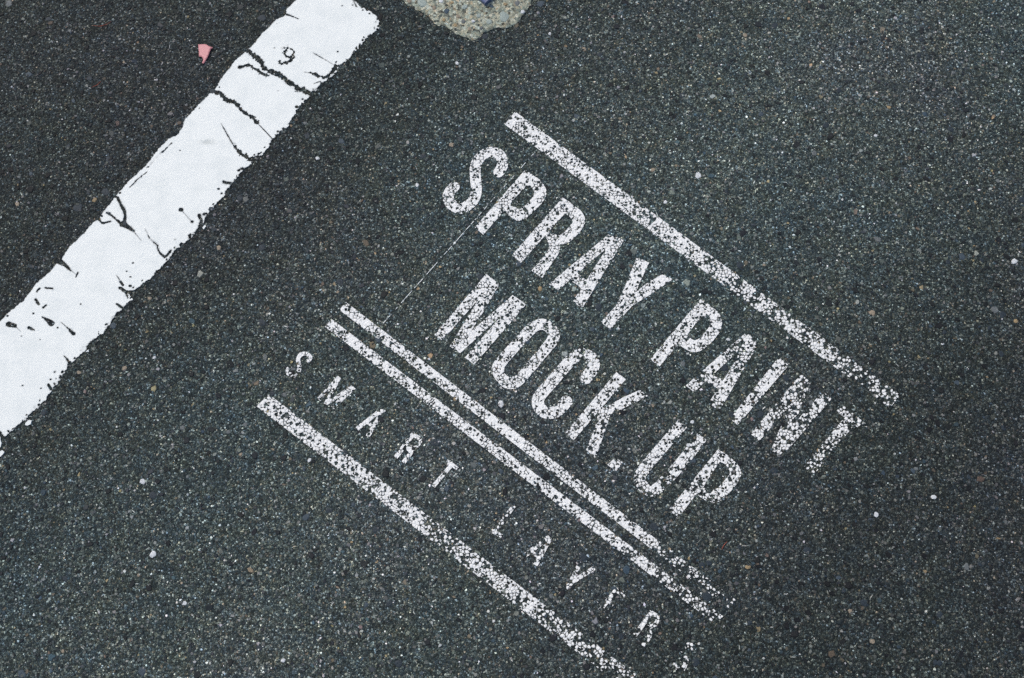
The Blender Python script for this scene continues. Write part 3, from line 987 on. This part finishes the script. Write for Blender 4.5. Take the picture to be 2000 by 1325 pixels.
# ------------------------------------------------------------------ concrete patch at the top edge
cp = [(785, 0), (794, 11), (816, 20), (826, 27), (841, 38), (850, 49), (870, 51), (882, 63), (902, 72), (920, 79), (933, 77), (945, 66), (969, 56),
      (990, 56), (1010, 47), (1021, 32), (1033, 18), (1039, 0), (1052, -50), (1042, -120), (990, -170), (900, -185), (815, -150), (768, -80), (768, -30)]
P = G(cp)
co = G([(912, -50)])[0] * U
xs, ys = grid_for(P, 5, 1.3)
x, y = np.meshgrid(xs, ys, indexing='ij')
Fc = sdf_poly(x, y, P) + 6.0 * (fnoise(x / 7, y / 7, 2) - 0.5)


def conc_top(a, b):
    d = sdf_poly(a, b, P)
    k = np.clip(d / 22, 0, 1)
    k = np.sqrt(np.clip(k * (2 - k), 0, 1))
    f1, f2, r = worley(a, b, 7, 3)
    return 0.0012 + 0.0035 * k + 0.0014 * (fnoise(a / 14, b / 14, 1) - 0.5) + 0.0012 * (r - 0.5) * np.clip((f2 - f1) / 2, 0, 1)


V, T = slab(contour_mesh(xs, ys, Fc), conc_top)
V[:, 0] -= co[0]
V[:, 1] -= co[1]
conc = link("concrete_patch", tri_mesh("concrete_patch", V, T, M_CONC),
            label="rounded patch of pale rough concrete with exposed stones at the top edge", category="concrete patch")
conc.location = (co[0], co[1], 0)
rc = np.random.default_rng(8)
spots = [(826, 9, 13, 'teal'), (872, 25, 8, 'deep'), (908, 16, 8, 'teal'), (960, 15, 7, 'deep'), (985, 35, 14, 'teal'), (935, 33, 7, 'teal'), (955, 45, 8, 'teal'),
         (895, 35, 6, 'tan'), (862, 5, 6, 'white'), (883, 8, 5, 'ochre'), (987, 12, 5, 'ochre'), (1010, 10, 8, 'grey'), (1020, 25, 6, 'white'), (890, 52, 6, 'ochre'),
         (918, 60, 6, 'tan'), (867, 42, 5, 'ochre'), (940, 58, 5, 'grey'), (905, 45, 6, 'grey'), (848, 18, 6, 'tan'), (924, 45, 5, 'white'), (800, 5, 6, 'tan')]
for k in range(26):
    a, b = rc.uniform(790, 1030), rc.uniform(-150, -8)
    spots.append((a, b, rc.uniform(4, 10), ['teal', 'tan', 'white', 'grey', 'deep', 'ochre'][int(rc.integers(6))]))
for a, b, r, k in spots:
    g = G([(a, b)])
    z = float(conc_top(g[:, 0], g[:, 1])[0])
    s = stone(g[0, 0] * U - co[0], g[0, 1] * U - co[1], r * U, k, conc, rc, "embedded_stone", z - 0.0004, 0.0016)

# crumbs washed out round the rim of the concrete
Vg, Tg, Cg = grains(5200, *(P[:, 0].min() * U - .02, P[:, 0].max() * U + .02, P[:, 1].min() * U - .02, P[:, 1].max() * U + .02), 0.0007, 0.0028, rc, 0.0,
                    np.array([0, 0, .06, .14, .3, .2, .1, .2, 0]), 0.0003)
cen = Vg.reshape(-1, 10, 3).mean(1)
dd = sdf_poly(cen[:, 0] / U, cen[:, 1] / U, P)
keep = (dd < 5) & (rc.random(len(dd)) < np.exp(np.minimum(dd, 0) / 4.5) * 0.75)
Vg = Vg.reshape(-1, 10, 3)[keep].reshape(-1, 3) - np.array((co[0], co[1], 0))
Cg = Cg.reshape(-1, 10, 3)[keep].reshape(-1, 3) * np.array((1.0, 0.97, 0.86))
n_g = int(keep.sum())
link("concrete_crumbs", tri_mesh("concrete_crumbs", Vg, Tg[:n_g * 13], M_GRAIN, colors=Cg), conc, kind="stuff")

# blue enamelled piece on the concrete: a small square block, set cornerwise
bx, by = G([(948, 15)])[0] * U
w = 0.034
bz = 0.0042
ring = [(0, 0), (w * .707, w * .707), (0, w * 1.414), (-w * .707, w * .707)]
cxy = np.array((0, w * .707))
V, T = [], []
for z, k in ((0, 1.0), (0.0075, 1.0), (0.009, 0.93), (0.0085, 0.80)):
    for p in ring:
        q = cxy + (np.array(p) - cxy) * k
        V.append((q[0], q[1], z))
for l in range(3):
    for i in range(4):
        j = (i + 1) % 4
        T += [(l * 4 + i, l * 4 + j, l * 4 + 4 + j), (l * 4 + i, l * 4 + 4 + j, l * 4 + 4 + i)]
T += [(12, 13, 14), (12, 14, 15), (2, 1, 0), (3, 2, 0)]
o = link("blue_block", tri_mesh("blue_block", V, T, M_BLUE), label="blue block corner pointing down from the top edge on the concrete patch", category="block")
o.location = (bx, by, bz)

# ------------------------------------------------------------------ small litter
P = G(Z((380, 80), 26.5, [(205, 225), (480, 215), (650, 250), (800, 350), (970, 400), (880, 460), (830, 540), (740, 800), (690, 900), (600, 1040), (520, 1190),
                          (460, 1220), (410, 1180), (470, 1050), (460, 950), (400, 870), (340, 840), (255, 850), (240, 600)]))
xs, ys = grid_for(P, 2, 0.5)
x, y = np.meshgrid(xs, ys, indexing='ij')
pc = P.mean(0)
V, T = slab(contour_mesh(xs, ys, sdf_poly(x, y, P)), lambda a, b: 0.0038 + 0.0009 * np.sin((a - pc[0]) / 9) - 0.0006 * np.clip(1.6 - sdf_poly(a, b, P), 0, 1), 0.0011)
V[:, 0] -= pc[0] * U
V[:, 1] -= pc[1] * U
o = link("plastic_shard", tri_mesh("plastic_shard", V, T, M_PINK), label="small pink plastic shard lying on the asphalt left of the road line", category="shard")
o.location = (pc[0] * U, pc[1] * U, 0)


def fibre(pts, label, r=0.0005):
    P = smooth_line(G(pts) * U, 5)
    c = P.mean(0)
    n = len(P)
    t = np.gradient(P, axis=0)
    t /= np.linalg.norm(t, axis=1)[:, None]
    nr = np.column_stack([-t[:, 1], t[:, 0]])
    V = []
    for i in range(n):
        k = r * (0.35 + 0.65 * math.sin(math.pi * (i + 0.6) / (n + 0.2)))
        z = 0.0016 + 0.0006 * math.sin(i * 0.9)
        for a in range(5):
            an = a / 5 * 2 * math.pi
            V.append((P[i, 0] - c[0] + nr[i, 0] * k * math.cos(an), P[i, 1] - c[1] + nr[i, 1] * k * math.cos(an), z + k * math.sin(an)))
    T = []
    for i in range(n - 1):
        for a in range(5):
            b = (a + 1) % 5
            T += [(i * 5 + a, i * 5 + b, i * 5 + 5 + b), (i * 5 + a, i * 5 + 5 + b, i * 5 + 5 + a)]
    o = link("rusty_fibre", tri_mesh("rusty_fibre", V, T, M_FIBRE), label=label, category="fibre", group="reddish fibres on the asphalt")
    o.location = (c[0], c[1], 0)


fibre([(180, 51), (195, 52), (205, 50), (218, 43)], "thin reddish fibre in the upper left corner, the topmost of its kind")
fibre([(180, 172), (190, 167), (198, 160)], "thin reddish fibre left of the pink shard, below the topmost one")
fibre([(1409, 1074), (1413, 1066), (1420, 1058)], "bent rust-coloured fibre right of the double stripe's worn end")
